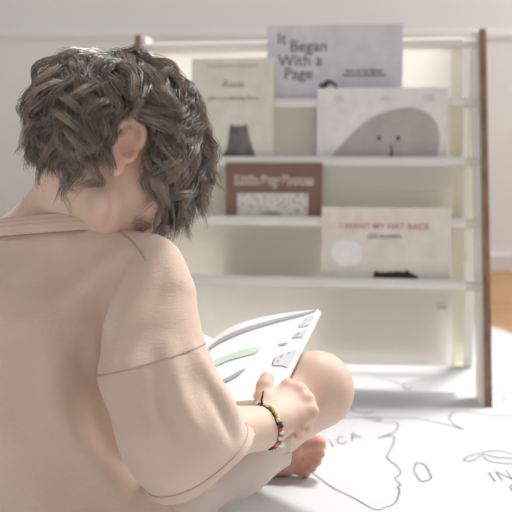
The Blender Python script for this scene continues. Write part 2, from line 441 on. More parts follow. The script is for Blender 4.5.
def flat_print(parent, name, outline, m, y=-.0006, label=None):
    vs = [(x, y, z) for x, z in outline]
    o = link_mesh(name, mesh_from(vs, [tuple(range(len(vs)))[::1]]), m, parent, False)
    # give it a hair of thickness
    md = o.modifiers.new('thickness', 'SOLIDIFY'); md.thickness = .0003; md.offset = 0
    if label: o['label'] = label
    return o
def ell(cx, cz, rx, rz, n=24, a0=0, a1=360):
    return [(cx + rx * math.cos(math.radians(a0 + (a1 - a0) * i / n)), cz + rz * math.sin(math.radians(a0 + (a1 - a0) * i / n))) for i in range(n)]
def rack_book(k, x0, x1, ztop, roll, cover, label, thick=.011, yoff=0.0):
    """picture book standing in pocket k: local origin = lower left front corner, x right, z up, y back"""
    m_ = .03; zb = RZ[k] - .135
    yb = RY[k] + .0165 + m_ * (zb - RZ[k]) + .0025 + yoff
    o = empty('picture_book', (0, 0, 0))
    Mx = RM @ Matrix.Translation((x0 - .0015, yb, zb)) @ Matrix.Rotation(-math.atan(m_), 4, 'X') @ Matrix.Rotation(roll, 4, 'Y')
    o.matrix_world = Mx
    tag(o, label, 'book', 'picture books standing in the cloth rack')
    W, H = x1 - x0, ztop - zb
    MB().box((0, 0, 0), (W, .0022, H), .0007).box((0, thick - .0022, 0), (W, thick, H), .0007).box((0, 0.0004, 0), (.0025, thick - .0004, H), .0006).build('cover', cover, o)
    MB().box((.0022, .0021, .003), (W - .003, thick - .0021, H - .003)).build('page_block', M['pages'], o)
    return o, W, H, zb
# 1 top: lilac book, seen from rail 1 up
b, W, H, zb = rack_book(1, -.079, .206, .740, math.radians(0), M['cov_lilac'], 'pale lilac picture book with big grey four-line title, highest on the rack')
zz = lambda z: z - zb
put_text(b, 'title', 'It', .0235, zz(.7015), M['grey_text'], size=.0335, offset=.0002)
put_text(b, 'title', 'Began', .0505, zz(.6855), M['grey_text'], size=.0335, offset=.0002)
put_text(b, 'title', 'With a', .0235, zz(.6555), M['grey_text'], size=.0335, offset=.0002)
put_text(b, 'title', 'Page', .0385, zz(.6285), M['grey_text'], size=.0335, offset=.0002)
put_text(b, 'author_line', 'Story by Kyo Maclear\nPictures by Julie Morstad', .160 + .046, zz(.641), M['grey_text'], size=.0083, width=.088, align='CENTER', offset=.0002)
flat_print(b, 'illustration', ell(.133, zz(.606), .017, .019, 20, 0, 180) + ell(.136, zz(.606), .010, .012, 14, 180, 0), M['black'])
flat_print(b, 'illustration', ell(.117, zz(.600), .008, .02, 16), M['grey_text'])
# 2 cream tall book
b, W, H, zb = rack_book(2, -.2344, -.0602, .6697, 0, M['cov_cream'], 'tall cream picture book with thin script title and a dark animal, at rack left')
put_text(b, 'author_line', 'STORIES AND PICTURES', .087, zz(.650), M['faint_text'], size=.008, width=.105, align='CENTER')
put_text(b, 'title', 'Rosie', .087, zz(.609), M['mid_text'], size=.022, width=.047, align='CENTER', shear=.35)
put_text(b, 'title', 'goes to a Bathing Party', .087, zz(.583), M['mid_text'], size=.015, width=.112, align='CENTER', shear=.35)
flat_print(b, 'illustration', [(.052, zz(.44)), (.060, zz(.459)), (.075, zz(.480)), (.080, zz(.51)), (.0815, zz(.527)), (.085, zz(.5335)), (.090, zz(.529)), (.1, zz(.530)), (.112, zz(.529)), (.116, zz(.5345)), (.119, zz(.527)), (.124, zz(.502)), (.133, zz(.476)), (.138, zz(.458)), (.142, zz(.44))], M['animal'], label='dark grey animal seen from behind')
# 3 white landscape book with grey shape
b, W, H, zb = rack_book(2, .0313, .2985, .6058, 0, M['cov_white'], 'white landscape picture book with a grey rounded face shape on its cover', thick=.013)
bl = smooth_curve([V(.025, .452), V(.034, .470), V(.056, .495), V(.085, .525), V(.125, .551), V(.175, .564), V(.207, .561), V(.234, .545), V(.248, .52), V(.250, .49), V(.243, .452)], 6)
flat_print(b, 'illustration', [(p[0], zz(p[1])) for p in bl], M['blob'], label='warm grey rounded shape')
for ex in (.128, .167):
    flat_print(b, 'illustration', ell(ex, zz(.5025), .0034, .005, 12), M['black'], y=-.001)
flat_print(b, 'illustration', [(.150, zz(.464)), (.153, zz(.480)), (.151, zz(.489)), (.154, zz(.489)), (.156, zz(.478)), (.157, zz(.464))], M['black'], y=-.001)
for tx, tw in ((.036, .02), (.13, .016), (.216, .022)):
    put_text(b, 'author_line', 'a story\nto read', tx, zz(.585), M['faint_text'], size=.009, width=tw)
# 4 brown book
b, W, H, zb = rack_book(3, -.1544, .0450, .4526, 0, M['cov_brown'], 'small brown picture book with cream outlined title and speckled picture panel')
put_text(b, 'title_outline', 'Little Boy Brown', .1005, zz(.409), M['cream_text'], size=.023, width=.163, align='CENTER', offset=.0022)
put_text(b, 'title', 'Little Boy Brown', .1005, zz(.409), M['cov_brown'], size=.023, width=.157, align='CENTER', y=-.0014, offset=.0)
flat_print(b, 'illustration', [(.024, zz(.33)), (.024, zz(.390)), (.1715, zz(.391)), (.1715, zz(.33))], M['speckle'], label='pale speckled picture panel')
flat_print(b, 'illustration', ell(.095, zz(.349), .02, .0035, 14), M['mid_text'], y=-.001)
# 5 ivory book
b, W, H, zb = rack_book(4, .047, .3025, .3655, 0, M['cov_ivory'], 'ivory picture book with red capital title and a pale disc, lowest on the rack', thick=.014)
put_text(b, 'title', 'I WANT MY HAT BACK', .0365, zz(.3225), M['red_text'], size=.018, width=.178, offset=.0002)
put_text(b, 'author_line', 'JON KLASSEN', .0925, zz(.3045), M['mid_text'], size=.010, width=.066, offset=.0002)
flat_print(b, 'illustration', ell(.0508, zz(.2735), .031, .027, 28), M['disc'], label='pale round disc')
dk = [(.105, .2295), (.108, .2405), (.112, .237), (.125, .236), (.150, .2385), (.166, .238), (.173, .2425), (.176, .237), (.188, .232), (.194, .226), (.194, .215), (.105, .215)]
flat_print(b, 'illustration', [(x, zz(z)) for x, z in dk], M['black'], label='dark strip at the foot')

exec_person = True
# ------------------------------------------------------------------ implicit surfaces
class Field:
    def __init__(s, lo, hi, h):
        s.h = h; s.lo = np.array(lo, float); s.n = np.ceil((np.array(hi) - s.lo) / h).astype(int) + 1
        s.D = np.full(s.n, 1.0, np.float32)
        s.ax = [s.lo[i] + h * np.arange(s.n[i]) for i in range(3)]
    def block(s, lo, hi):
        a = np.clip(np.floor((np.array(lo) - s.lo) / s.h).astype(int), 0, s.n); b = np.clip(np.ceil((np.array(hi) - s.lo) / s.h).astype(int) + 1, 0, s.n)
        sl = tuple(slice(a[i], b[i]) for i in range(3))
        X = s.ax[0][sl[0]][:, None, None]; Y = s.ax[1][sl[1]][None, :, None]; Z = s.ax[2][sl[2]][None, None, :]
        return sl, X, Y, Z
    def put(s, sl, d, k, sub=False):
        A = s.D[sl]
        d = d.astype(np.float32)
        if sub:
            d = -d
            if k > 0:
                hh = np.clip(.5 - .5 * (d - A) / k, 0, 1); s.D[sl] = d * (1 - hh) + A * hh + k * hh * (1 - hh)
                s.D[sl] = np.maximum(s.D[sl], np.maximum(A, d))
            else: s.D[sl] = np.maximum(A, d)
        else:
            if k > 0:
                hh = np.clip(.5 + .5 * (A - d) / k, 0, 1); s.D[sl] = A * (1 - hh) + d * hh - k * hh * (1 - hh)
            else: s.D[sl] = np.minimum(A, d)
    def cone(s, a, b, ra, rb=None, k=.01, sub=False):
        rb = ra if rb is None else rb
        a, b = np.array(a, float), np.array(b, float); m = max(ra, rb) + k + 4 * s.h + .012
        sl, X, Y, Z = s.block(np.minimum(a, b) - m, np.maximum(a, b) + m)
        ba = b - a; L2 = max(ba @ ba, 1e-12)
        px, py, pz = X - a[0], Y - a[1], Z - a[2]
        t = np.clip((px * ba[0] + py * ba[1] + pz * ba[2]) / L2, 0, 1)
        d = np.sqrt((px - t * ba[0]) ** 2 + (py - t * ba[1]) ** 2 + (pz - t * ba[2]) ** 2) - (ra + (rb - ra) * t)
        s.put(sl, d, k, sub)
    def chain(s, pts, rs, k=.01, sub=False):
        for i in range(len(pts) - 1): s.cone(pts[i], pts[i + 1], rs[i], rs[i + 1], k, sub)
    def ell(s, c, R, ax, k=.01, sub=False):
        """ellipsoid with radii R along the three unit axes ax"""
        c = np.array(c, float); m = max(R) + k + 4 * s.h + .012
        sl, X, Y, Z = s.block(c - m, c + m)
        px, py, pz = X - c[0], Y - c[1], Z - c[2]
        q = [(px * a[0] + py * a[1] + pz * a[2]) for a in ax]
        k0 = np.sqrt(sum((q[i] / R[i]) ** 2 for i in range(3))); k1 = np.sqrt(sum((q[i] / R[i] ** 2) ** 2 for i in range(3))) + 1e-9
        s.put(sl, k0 * (k0 - 1) / k1, k, sub)
    def crease(s, pts, amp, sig, n=6):
        """push the surface out (amp > 0) or in along a line, with a soft round profile"""
        ps = np.array(smooth_curve(pts, n)); m = sig * 3.2
        sl, X, Y, Z = s.block(ps.min(0) - m, ps.max(0) + m); best = None; N_ = len(ps) - 1
        for i in range(N_):
            a, b = ps[i], ps[i + 1]; ba = b - a; px, py, pz = X - a[0], Y - a[1], Z - a[2]
            t = np.clip((px * ba[0] + py * ba[1] + pz * ba[2]) / (ba @ ba + 1e-12), 0, 1)
            d2 = (px - t * ba[0]) ** 2 + (py - t * ba[1]) ** 2 + (pz - t * ba[2]) ** 2
            w_ = np.exp(-d2 / (2 * sig * sig)) * np.sin(np.pi * np.clip(((i + t) / N_) * .86 + .07, 0, 1)) ** .7
            best = w_ if best is None else np.maximum(best, w_)
        s.D[sl] -= (amp * best).astype(np.float32)
    def cut(s, p, n):
        """remove everything on the n side of the plane, within the whole field"""
        n = nrm(n); d = (s.ax[0][:, None, None] - p[0]) * n[0] + (s.ax[1][None, :, None] - p[1]) * n[1] + (s.ax[2][None, None, :] - p[2]) * n[2]
        s.D = np.maximum(s.D, d.astype(np.float32))
    def mesh(s, smooth=1):
        D = s.D; nx, ny, nz = D.shape
        ins = D < 0
        c = np.zeros((nx - 1, ny - 1, nz - 1), np.int8)
        for i in (0, 1):
            for j in (0, 1):
                for k in (0, 1): c += ins[i:nx - 1 + i, j:ny - 1 + j, k:nz - 1 + k]
        act = (c > 0) & (c < 8); I = np.argwhere(act)
        idx = np.full(act.shape, -1, np.int32); idx[act] = np.arange(len(I))
        corners = [(i, j, k) for i in (0, 1) for j in (0, 1) for k in (0, 1)]
        dv = {cn: D[I[:, 0] + cn[0], I[:, 1] + cn[1], I[:, 2] + cn[2]] for cn in corners}
        acc = np.zeros((len(I), 3)); cnt = np.zeros(len(I))
        for a in corners:
            for ax in range(3):
                if a[ax] == 0:
                    b = list(a); b[ax] = 1; b = tuple(b)
                    da, db = dv[a], dv[b]; m = (da < 0) != (db < 0)
                    t = np.where(m, da / np.where(m, da - db, 1), 0)
                    p = np.array(a, float)[None, :].repeat(len(I), 0); p[:, ax] += t
                    acc += p * m[:, None]; cnt += m
        Vv = (I + acc / cnt[:, None]) * s.h + s.lo
        F = []
        for ax in range(3):
            u, v = [(1, 2), (2, 0), (0, 1)][ax]
            sl0 = [slice(None)] * 3; sl1 = [slice(None)] * 3; sl0[ax] = slice(0, -1); sl1[ax] = slice(1, None)
            A, B = ins[tuple(sl0)], ins[tuple(sl1)]
            E = np.argwhere(A != B); E = E[(E[:, u] > 0) & (E[:, v] > 0) & (E[:, u] < D.shape[u] - 1) & (E[:, v] < D.shape[v] - 1)]
            flip = ~A[E[:, 0], E[:, 1], E[:, 2]]
            def cid(du, dv_):
                e = E.copy(); e[:, u] += du; e[:, v] += dv_
                return idx[e[:, 0], e[:, 1], e[:, 2]]
            q = np.stack([cid(-1, -1), cid(0, -1), cid(0, 0), cid(-1, 0)], 1)
            q[flip] = q[flip][:, ::-1]; F.append(q)
        F = np.concatenate(F); F = F[(F >= 0).all(1)]
        for _ in range(smooth):
            S = np.zeros_like(Vv); C = np.zeros(len(Vv))
            for a in range(4):
                i0, i1 = F[:, a], F[:, (a + 1) % 4]
                for d_ in range(3):
                    S[:, d_] += np.bincount(i0, Vv[i1, d_], len(Vv)) + np.bincount(i1, Vv[i0, d_], len(Vv))
                C += np.bincount(i0, minlength=len(Vv)) + np.bincount(i1, minlength=len(Vv))
            Vv = .5 * Vv + .5 * S / np.maximum(C, 1)[:, None]
        return Vv, F

# ------------------------------------------------------------------ the child
def axes(th, be):
    th, be = math.radians(th), math.radians(be)
    f = V(math.cos(th) * math.cos(be), math.sin(th) * math.cos(be), -math.sin(be))
    h = V(math.cos(th) * math.sin(be), math.sin(th) * math.sin(be), math.cos(be))
    return f, V(math.sin(th), -math.cos(th), 0), h
hf, hr, hh_ = axes(35, 40)
HC = V(-.164, .93, .478)
def hp(f=0, r=0, h=0): return HC + hf * f + hr * r + hh_ * h
bf, br, bh = axes(57, 0)
NECK = V(-.230, .95, .385)
SHR, SHL = V(-.121, .879, .312), V(-.365, 1.01, .325)
ELR, WRR = V(-.080, .828, .176), V(.0116, .920, .1625)
HIPR, HIPL = V(-.186, .880, .064), V(-.325, .955, .080)
KNR, ANR = V(.080, 1.062, .160), V(-.100, 1.215, .125)
KNL, ANL = V(-.300, 1.270, .150), V(-.055, 1.185, .040)

B = Field((-.50, .72, -.004), (.15, 1.38, .615), .0022)
# head
B.ell(hp(-.004, 0, .020), (.086, .070, .074), (hf, hr, hh_), 0)
B.ell(hp(.026, 0, -.035), (.058, .056, .062), (hf, hr, hh_), .03)
B.cone(hp(.012, .050, -.062), hp(.066, .012, -.086), .016, .014, .02); B.cone(hp(.012, -.050, -.062), hp(.066, -.012, -.086), .016, .014, .02)
B.cone(hp(.070, .006, -.086), hp(.070, -.006, -.086), .015, .015, .015)
for sgn in (1, -1):
    B.ell(hp(.055, .034 * sgn, -.035), (.026, .024, .028), (hf, hr, hh_), .02)
    B.ell(hp(.088, .030 * sgn, .004), (.014, .017, .010), (hf, hr, hh_), .012, sub=True)
    B.ell(hp(.072, .030 * sgn, .003), (.013, .0145, .0105), (hf, hr, hh_), .004)
B.cone(hp(.080, 0, .004), hp(.096, 0, -.024), .007, .0095, .012)
B.ell(hp(.088, .009, -.026), (.008, .006, .006), (hf, hr, hh_), .006); B.ell(hp(.088, -.009, -.026), (.008, .006, .006), (hf, hr, hh_), .006)
B.ell(hp(.082, 0, -.055), (.008, .018, .008), (hf, hr, hh_), .010)
# ears
def ear(sgn):
    o = hp(-.008, .068 * sgn, -.004)
    out = nrm(hr * sgn * .85 - hf * .52); up = nrm(hh_ - hf * .18); fw = nrm(np.cross(up, out)); fw = fw if fw @ hf > 0 else -fw
    out = nrm(np.cross(fw, up)); out = out if out @ (hr * sgn) > 0 else -out
    q = lambda a, u, w_=0: o + fw * a + up * u + out * w_
    B.ell(q(-.006, .004, .004), (.0155, .024, .0042), (fw, up, out), .006)
    rim = [q(.008, .006, .004), q(.007, .018, .008), q(-.001, .0275, .0105), q(-.012, .0265, .0125), (q(-.0195, .016, .0135)), q(-.020, .002, .0125), q(-.0145, -.012, .010), q(-.006, -.021, .007)]
    B.chain([V(*p) for p in smooth_curve(rim, 3)], [.0034] * 22, .003)
    B.ell(q(-.003, -.024, .005), (.008, .010, .0048), (fw, up, out), .005)
    B.cone(q(.007, -.004, .005), q(.006, -.010, .005), .0042, .0038, .004)
    an = [q(-.010, .016, .009), q(-.0125, .004, .009), q(-.009, -.008, .0085), q(-.001, -.013, .008)]
    B.chain(an, [.0028] * 4, .004)
    B.ell(q(-.002, -.001, .0105), (.0075, .0095, .006), (fw, up, out), .003, sub=True)
    return o, fw, up, out
EAR = ear(1); ear(-1)
# neck and trunk
NB = hp(-.022, 0, -.050)
B.cone(NECK + V(.004, 0, 0), NB, .041, .034, .02)
B.cone(NECK - V(0, 0, .03), hp(-.005, 0, -.045), .037, .034, .02)
B.cone(NECK + V(-.01, .01, .018), SHL + V(.03, -.02, .015), .034, .030, .03); B.cone(NECK + V(.01, -.01, .012), SHR + V(-.03, .015, .010), .030, .024, .03)
B.chain([NECK - V(0, 0, .03), V(-.245, .935, .27), V(-.255, .925, .17), V(-.255, .925, .075)], [.05, .072, .070, .070], .03)
B.chain([SHR, V(-.190, .915, .26), V(-.20, .905, .15), HIPR], [.030, .04, .04, .056], .02)
B.chain([SHL, V(-.315, .975, .26), V(-.31, .96, .15), HIPL], [.034, .04, .04, .056], .02)
# legs
def limb(a, b, r, k=.012, bow=V(0, 0, 0)):
    ts = np.linspace(0, 1, len(r)); B.chain([a + (b - a) * t + bow * math.sin(math.pi * t) for t in ts], list(r), k)
limb(HIPR, KNR, [.056, .056, .052, .048, .047]); B.ell(KNR + V(.001, 0, .006), (.047, .046, .049), (V(1, 0, 0), V(0, 1, 0), V(0, 0, 1)), .01)
limb(KNR, ANR, [.044, .043, .041, .034, .026, .023], bow=V(0, .012, -.01))
limb(HIPL, KNL, [.058, .056, .054, .050, .047]); limb(KNL, ANL, [.044, .043, .039, .032, .026, .023])
# left foot, on its outer edge, sole towards the camera
FO = V(-.006, -.024, -.003)
FB = lambda x, y, z: V(x, y, z) + FO
B.cone(ANL, FB(-.058, 1.190, .030), .024, .023, .012)
B.cone(FB(-.058, 1.190, .030), FB(.060, 1.186, .047), .024, .0175, .015); B.cone(FB(-.055, 1.192, .026), FB(.052, 1.188, .018), .021, .0135, .015)
B.cone(FB(-.03, 1.205, .04), FB(.045, 1.192, .034), .022, .016, .015); B.ell(FB(.060, 1.181, .048), (.019, .012, .015), (V(1, 0, 0), V(0, 1, 0), V(0, 0, 1)), .008)
TOES = [((.070, 1.184, .053), (.0935, 1.176, .0585), .0112, .0112), ((.068, 1.186, .040), (.0955, 1.178, .0425), .0072, .0082), ((.066, 1.187, .031), (.0915, 1.178, .0305), .0068, .0076), ((.062, 1.188, .0225), (.085, 1.179, .0205), .0064, .0072), ((.056, 1.188, .015), (.0765, 1.180, .012), .0062, .0070)]
TOES = [(V(*a) + FO, V(*b_) + FO + V(.003, 0, 0), ra * 1.05, rb * 1.08) for a, b_, ra, rb in TOES]
for a, b_, ra, rb in TOES: B.cone(a, b_, ra, rb, .0015)
# right foot, tucked beneath the left thigh
RF = nrm(V(-.75, .55, -.25))
B.cone(ANR, ANR - RF * .02 + V(0, 0, -.015), .023, .022, .012); B.cone(ANR + V(0, 0, -.012), ANR + RF * .10 + V(0, 0, -.02), .024, .016, .015)
B.cone(ANR + V(.01, .012, -.012), ANR + RF * .095 + V(.018, .022, -.022), .02, .013, .015)
for i in range(5):
    o_ = ANR + RF * (.105 - .006 * i) + V(.009, .011, -.001) * (i - 1) + V(0, 0, -.02); B.cone(o_, o_ + RF * .02, .008 if i else .0105, .0075 if i else .010, .004)
# arms
limb(SHR, ELR, [.026, .027, .028, .029, .028]); limb(ELR, WRR, [.031, .033, .031, .026, .0225, .0215])
ELL_, WRL = V(-.405, 1.03, .165), V(-.335, 1.125, .185)
limb(SHL, ELL_, [.040, .036, .033, .031, .030]); limb(ELL_, WRL, [.031, .032, .030, .026, .0225, .0215])
# hands
def hand(wr, hd, n, side, curls, thumb, spread=1.0, key=None):
    hd = nrm(hd); n = nrm(n - hd * (n @ hd)); lat = nrm(np.cross(n, hd)) * side
    q = lambda a, l, u: wr + hd * a + lat * l + n * u
    mcp = [q(.060, .0235, .001), q(.064, .0085, .003), q(.061, -.0065, .002), q(.054, -.0205, -.001)]
    B.cone(wr - hd * .012, q(.015, 0, 0), .0215, .0195, .012)
    for i, m_ in enumerate(mcp): B.cone(q(.012, .012 - .0075 * i, 0), m_, .0135, .0098, .010)
    B.cone(q(.022, .012, -.006), q(.04, -.012, -.006), .012, .011, .012)
    B.cone(q(.014, .012, -.005), q(.034, .022, -.005), .014, .0115, .012)
    ln = [(.029, .019, .0155), (.032, .021, .016), (.030, .019, .0155), (.024, .0145, .0135)]
    info = []
    for i, m_ in enumerate(mcp):
        p = m_; r0 = [.0085, .0087, .0083, .0075][i]; ang = 0
        B.ell(m_ + n * .002, (r0 * 1.08,) * 3, (hd, lat, n), .006)
        for j in range(3):
            ang += math.radians(curls[i][j])
            d = nrm(hd * math.cos(ang) - n * math.sin(ang) + lat * (.10 - .07 * i) * spread)
            e = p + d * ln[i][j]; B.cone(p, e, r0 * (1 - .07 * j), r0 * (1 - .07 * (j + 1)), .0025); p = e
            B.ell(e, (r0 * (1 - .07 * (j + 1)) * 1.03,) * 3, (hd, lat, n), .002)
        info.append((p, d))
    t0, t1, t2 = thumb
    B.cone(q(.018, .014, -.004), q(*t0), .0145, .0118, .008); B.cone(q(*t0), q(*t1), .0115, .0105, .004); B.cone(q(*t1), q(*t2), .0107, .0095, .003)
    return dict(q=q, hd=hd, n=n, lat=lat, mcp=mcp, tips=info, tt=q(*t2))
RH = hand(WRR, V(.052, .043, .024), V(-.25, -.72, .62), 1, [(66, 60, 35), (74, 64, 36), (84, 68, 40), (108, 88, 60)],
          ((.026, .030, .002), (.036, .040, .006), (.046, .047, .006)))
LH = hand(WRL, V(.03, .060, .012), V(-.75, .1, .62), -1, [(40, 45, 25), (44, 48, 25), (48, 48, 28), (52, 50, 30)],
          ((.026, .030, .004), (.040, .040, .008), (.054, .046, .010)))
B.crease([V(-.1485, .861, .4335), V(-.1500, .860, .4180), V(-.1545, .865, .4060), V(-.158, .870, .396)], -.007, .0030)
Vb, Fb = B.mesh(2)
me = mesh_arrays(Vb, Fb)
def near(p, r): return np.exp(-((Vb - np.array(p)) ** 2).sum(1) / (2 * r * r))
fl_ = np.zeros(len(Vb))
for m_ in RH['mcp'] + LH['mcp']: fl_ = np.maximum(fl_, .45 * near(m_, .010))
for t_ in RH['tips'] + LH['tips']: fl_ = np.maximum(fl_, .6 * near(t_[0], .010))
fl_ = np.maximum(fl_, .55 * near(RH['tt'], .010)); fl_ = np.maximum(fl_, .25 * near(KNR + V(.02, 0, .01), .035)); fl_ = np.maximum(fl_, .5 * near(KNL, .03))
for a, b_, _, _ in TOES: fl_ = np.maximum(fl_, 1.0 * near(b_, .013))
fl_ = np.maximum(fl_, .9 * near((.049, 1.154, .035), .025)); fl_ = np.maximum(fl_, .8 * near((-.056, 1.151, .03), .03)); fl_ = np.maximum(fl_, .6 * near((-.005, 1.156, .03), .03))
fl_ = np.maximum(fl_, .55 * near(EAR[0], .022)); fl_ = np.maximum(fl_, .35 * near(hp(.06, .04, -.03), .02))
at = me.attributes.new('flush', 'FLOAT', 'POINT'); at.data.foreach_set('value', np.clip(fl_, 0, 1).astype(np.float32))
child = link_mesh('person', me, M['skin'], None, True)
tag(child, 'barefoot child with wavy brown hair in beige shirt, sitting cross-legged reading, back turned', 'person')
for sgn in (1, -1):
    e = MB().ball(hp(.0765, .030 * sgn, .003), .0105, 16).build('eye', M['eye'], child, True)
    MB().ball(hp(.0845, .030 * sgn, .000), .0045, 12).build('iris', M['iris'], e, True)
MB().tube([hp(.084, -.017, -.056), hp(.0905, -.006, -.0525), hp(.0905, .006, -.0525), hp(.084, .017, -.056)], [.0015, .0035, .0035, .0015], 8).tube([hp(.083, -.015, -.059), hp(.0885, 0, -.0605), hp(.083, .015, -.059)], [.0015, .004, .0015], 8).build('lips', M['lips'], child, True)

# ------------------------------------------------------------------ shirt
def near_cut(fld, p, n, c, rad):
    """trim the sleeve end only: half space applied inside a ball"""
    n = nrm(n); sl, X, Y, Z = fld.block(np.array(c) - rad, np.array(c) + rad)
    d = (X - p[0]) * n[0] + (Y - p[1]) * n[1] + (Z - p[2]) * n[2]
    ball = np.sqrt((X - c[0]) ** 2 + (Y - c[1]) ** 2 + (Z - c[2]) ** 2) - rad
    fld.D[sl] = np.maximum(fld.D[sl], np.minimum(d, -ball).astype(np.float32))
T = Field((-.52, .72, .03), (.06, 1.20, .46), .003)
SLV = [V(-.1122, .875, .3475), V(-.1056, .862, .3245), V(-.1063, .845, .287), V(-.1030, .832, .2506), V(-.0845, .818, .1992), V(-.0602, .845, .1432), V(-.030, .880, .125)]
T.chain(SLV, [.035, .039, .048, .057, .060, .057, .056], .012)
T.cone(SHR, ELR, .034, .038, .01)
RHEM = (V(-.0240, .870, .1680), nrm(V(.42, .15, -.85)))
near_cut(T, RHEM[0], RHEM[1], V(-.055, .86, .05), .16)
T.cone(V(-.078, .828, .185), V(-.035, .86, .085), .046, .052, .004, sub=True)
T.cone(V(-.150, .90, .352), V(-.1122, .875, .3475), .036, .035, .012)
T.chain([V(-.232, .945, .372), V(-.243, .932, .29), V(-.258, .915, .18), V(-.258, .915, .05)], [.055, .100, .104, .108], .008)
T.ell(V(-.232, .950, .378), (.092, .068, .046), (br, bf, bh), .03)
T.chain([V(-.165, .912, .338), V(-.195, .925, .26), V(-.200, .912, .16), V(-.165, .893, .04)], [.040, .046, .058, .088], .02)
T.chain([SHL + V(.01, 0, -.01), V(-.33, .965, .26), V(-.33, .95, .15), V(-.33, .95, .05)], [.050, .070, .078, .080], .05)
T.cone(V(-.25, .962, .365), SHL + V(.0, 0, .008), .048, .045, .04)
T.cone(V(-.215, .935, .360), V(-.135, .885, .347), .044, .038, .03)
T.cone(V(-.205, .985, .28), V(-.215, .985, .10), .07, .08, .05)
SLL = [SHL, V(-.395, 1.0, .265), V(-.41, 1.005, .205), V(-.40, 1.03, .165)]
T.chain(SLL, [.050, .058, .060, .058], .018)
near_cut(T, V(-.392, 1.045, .150), nrm(V(.35, .75, -.5)), V(-.36, 1.12, .11), .11)
def fold(pts, r, up, k=.012, sub=False):
    ps = [V(*p) for p in pts]; c = V(0, 0, CAMH)
    ps = [p + nrm(p - c) * ((r - up) if not sub else -(r - up)) for p in ps]
    ps = smooth_curve(ps, 3); rs_ = [r * (.55 + .45 * math.sin(math.pi * i / (len(ps) - 1))) for i in range(len(ps))]
    T.chain(ps, rs_, k, sub)
FOLDS = [
 ([(-.113, .844, .3751), (-.1293, .8323, .3527), (-.1447, .8281, .3223), (-.158, .832, .285)], 0.0060, .0075),
 ([(-.127, .846, .367), (-.1500, .842, .338), (-.1687, .845, .308), (-.180, .850, .279), (-.182, .855, .250)], -0.0083, .0080),
 ([(-.1084, .8293, .3532), (-.1173, .817, .3295), (-.1279, .8032, .3016), (-.139, .7941, .2732)], 0.0060, .0080),
 ([(-.094, .832, .350), (-.100, .815, .325), (-.108, .801, .300), (-.117, .791, .280)], -0.0053, .0065),
 ([(-.0871, .7953, .2887), (-.08, .7781, .2624), (-.0706, .7681, .2354), (-.0579, .7627, .2122)], 0.0075, .0065),
 ([(-.099, .788, .280), (-.093, .774, .2574), (-.084, .764, .2304), (-.0719, .758, .2072)], -0.0053, .0070),
 ([(-.060, .80, .285), (-.045, .80, .255), (-.030, .805, .230), (-.02, .815, .205)], 0.0045, .0070),
 ([(-.047, .79, .245), (-.035, .79, .215), (-.022, .80, .190)], -0.0053, .0060),
 ([(-.2055, .8466, .3241), (-.1890, .8400, .2826), (-.1757, .853, .2249), (-.1552, .8693, .1634), (-.1261, .8899, .0969)], -0.0075, .0110),
 ([(-.1574, .8471, .3642), (-.1793, .8486, .3396), (-.2051, .8443, .3192), (-.2339, .8334, .3076)], 0.0067, .0100),
 ([(-.165, .857, .378), (-.190, .857, .365), (-.22, .852, .350), (-.25, .848, .342)], -0.0045, .0085),
 ([(-.2234, .8288, .2748), (-.2038, .8252, .2118), (-.1790, .845, .150), (-.1490, .8569, .0996)], 0.0083, .0100),
 ([(-.250, .825, .26), (-.240, .818, .21), (-.222, .818, .15), (-.20, .83, .10)], -0.0060, .0110),
 ([(-.175, .862, .215), (-.160, .868, .175), (-.142, .875, .135)], 0.0067, .0070),
 ([(-.27, .845, .335), (-.285, .84, .28), (-.29, .835, .21), (-.285, .83, .13)], 0.0053, .0120),
]
for f_ in FOLDS: T.crease(*f_)
# hollow the cuffs
T.cone(V(-.405, 1.02, .18), V(-.37, 1.08, .12), .049, .052, .004, sub=True)
# neck opening
NKAX = nrm(V(-.07, .14, .99)); NKP = V(-.232, .948, .389)
near_cut(T, NKP, NKAX, NKP + NKAX * .05, .115)
# folds
ZZ = T
XX, YY, Z3 = np.meshgrid(*[a.astype(np.float32) for a in T.ax], indexing='ij')
T.D += (.0016 * np.sin(46 * XX + 18 * Z3 + 1.3 * np.sin(22 * YY + 9 * Z3)) + .0012 * np.sin(70 * Z3 - 40 * YY + 2.2 * np.sin(31 * XX)) + .0022 * np.sin(21 * Z3 - 27 * XX + 1.5 * np.sin(15 * YY))).astype(np.float32)
T.cut((0, 0, .045), (0, 0, -1))
Vs, Fs = T.mesh(2)
shirt = link_mesh('t_shirt', mesh_arrays(Vs, Fs), M['shirt'], child, True); shirt['label'] = 'loose pinkish beige linen t-shirt'
SH_BVH = BVHTree.FromPolygons([tuple(v) for v in Vs], [tuple(f) for f in Fs])
def on_shirt(p):
    l, n, i, d = SH_BVH.find_nearest(Vector(p)); return np.array(l), np.array(n)
def ring_on(fld_bvh, c, n, count, rmax=.13, a0=0, a1=360):
    """points where rays from an axis meet the cloth from outside"""
    n = Vector(nrm(n)); u = n.orthogonal().normalized(); v = n.cross(u); out = []
    for i in range(count):
        a = math.radians(a0 + (a1 - a0) * i / count); d = u * math.cos(a) + v * math.sin(a)
        l, nn, ii, dd = fld_bvh.ray_cast(Vector(c) + d * rmax, -d, rmax)
        if l is not None: out.append(np.array(l))
    return out
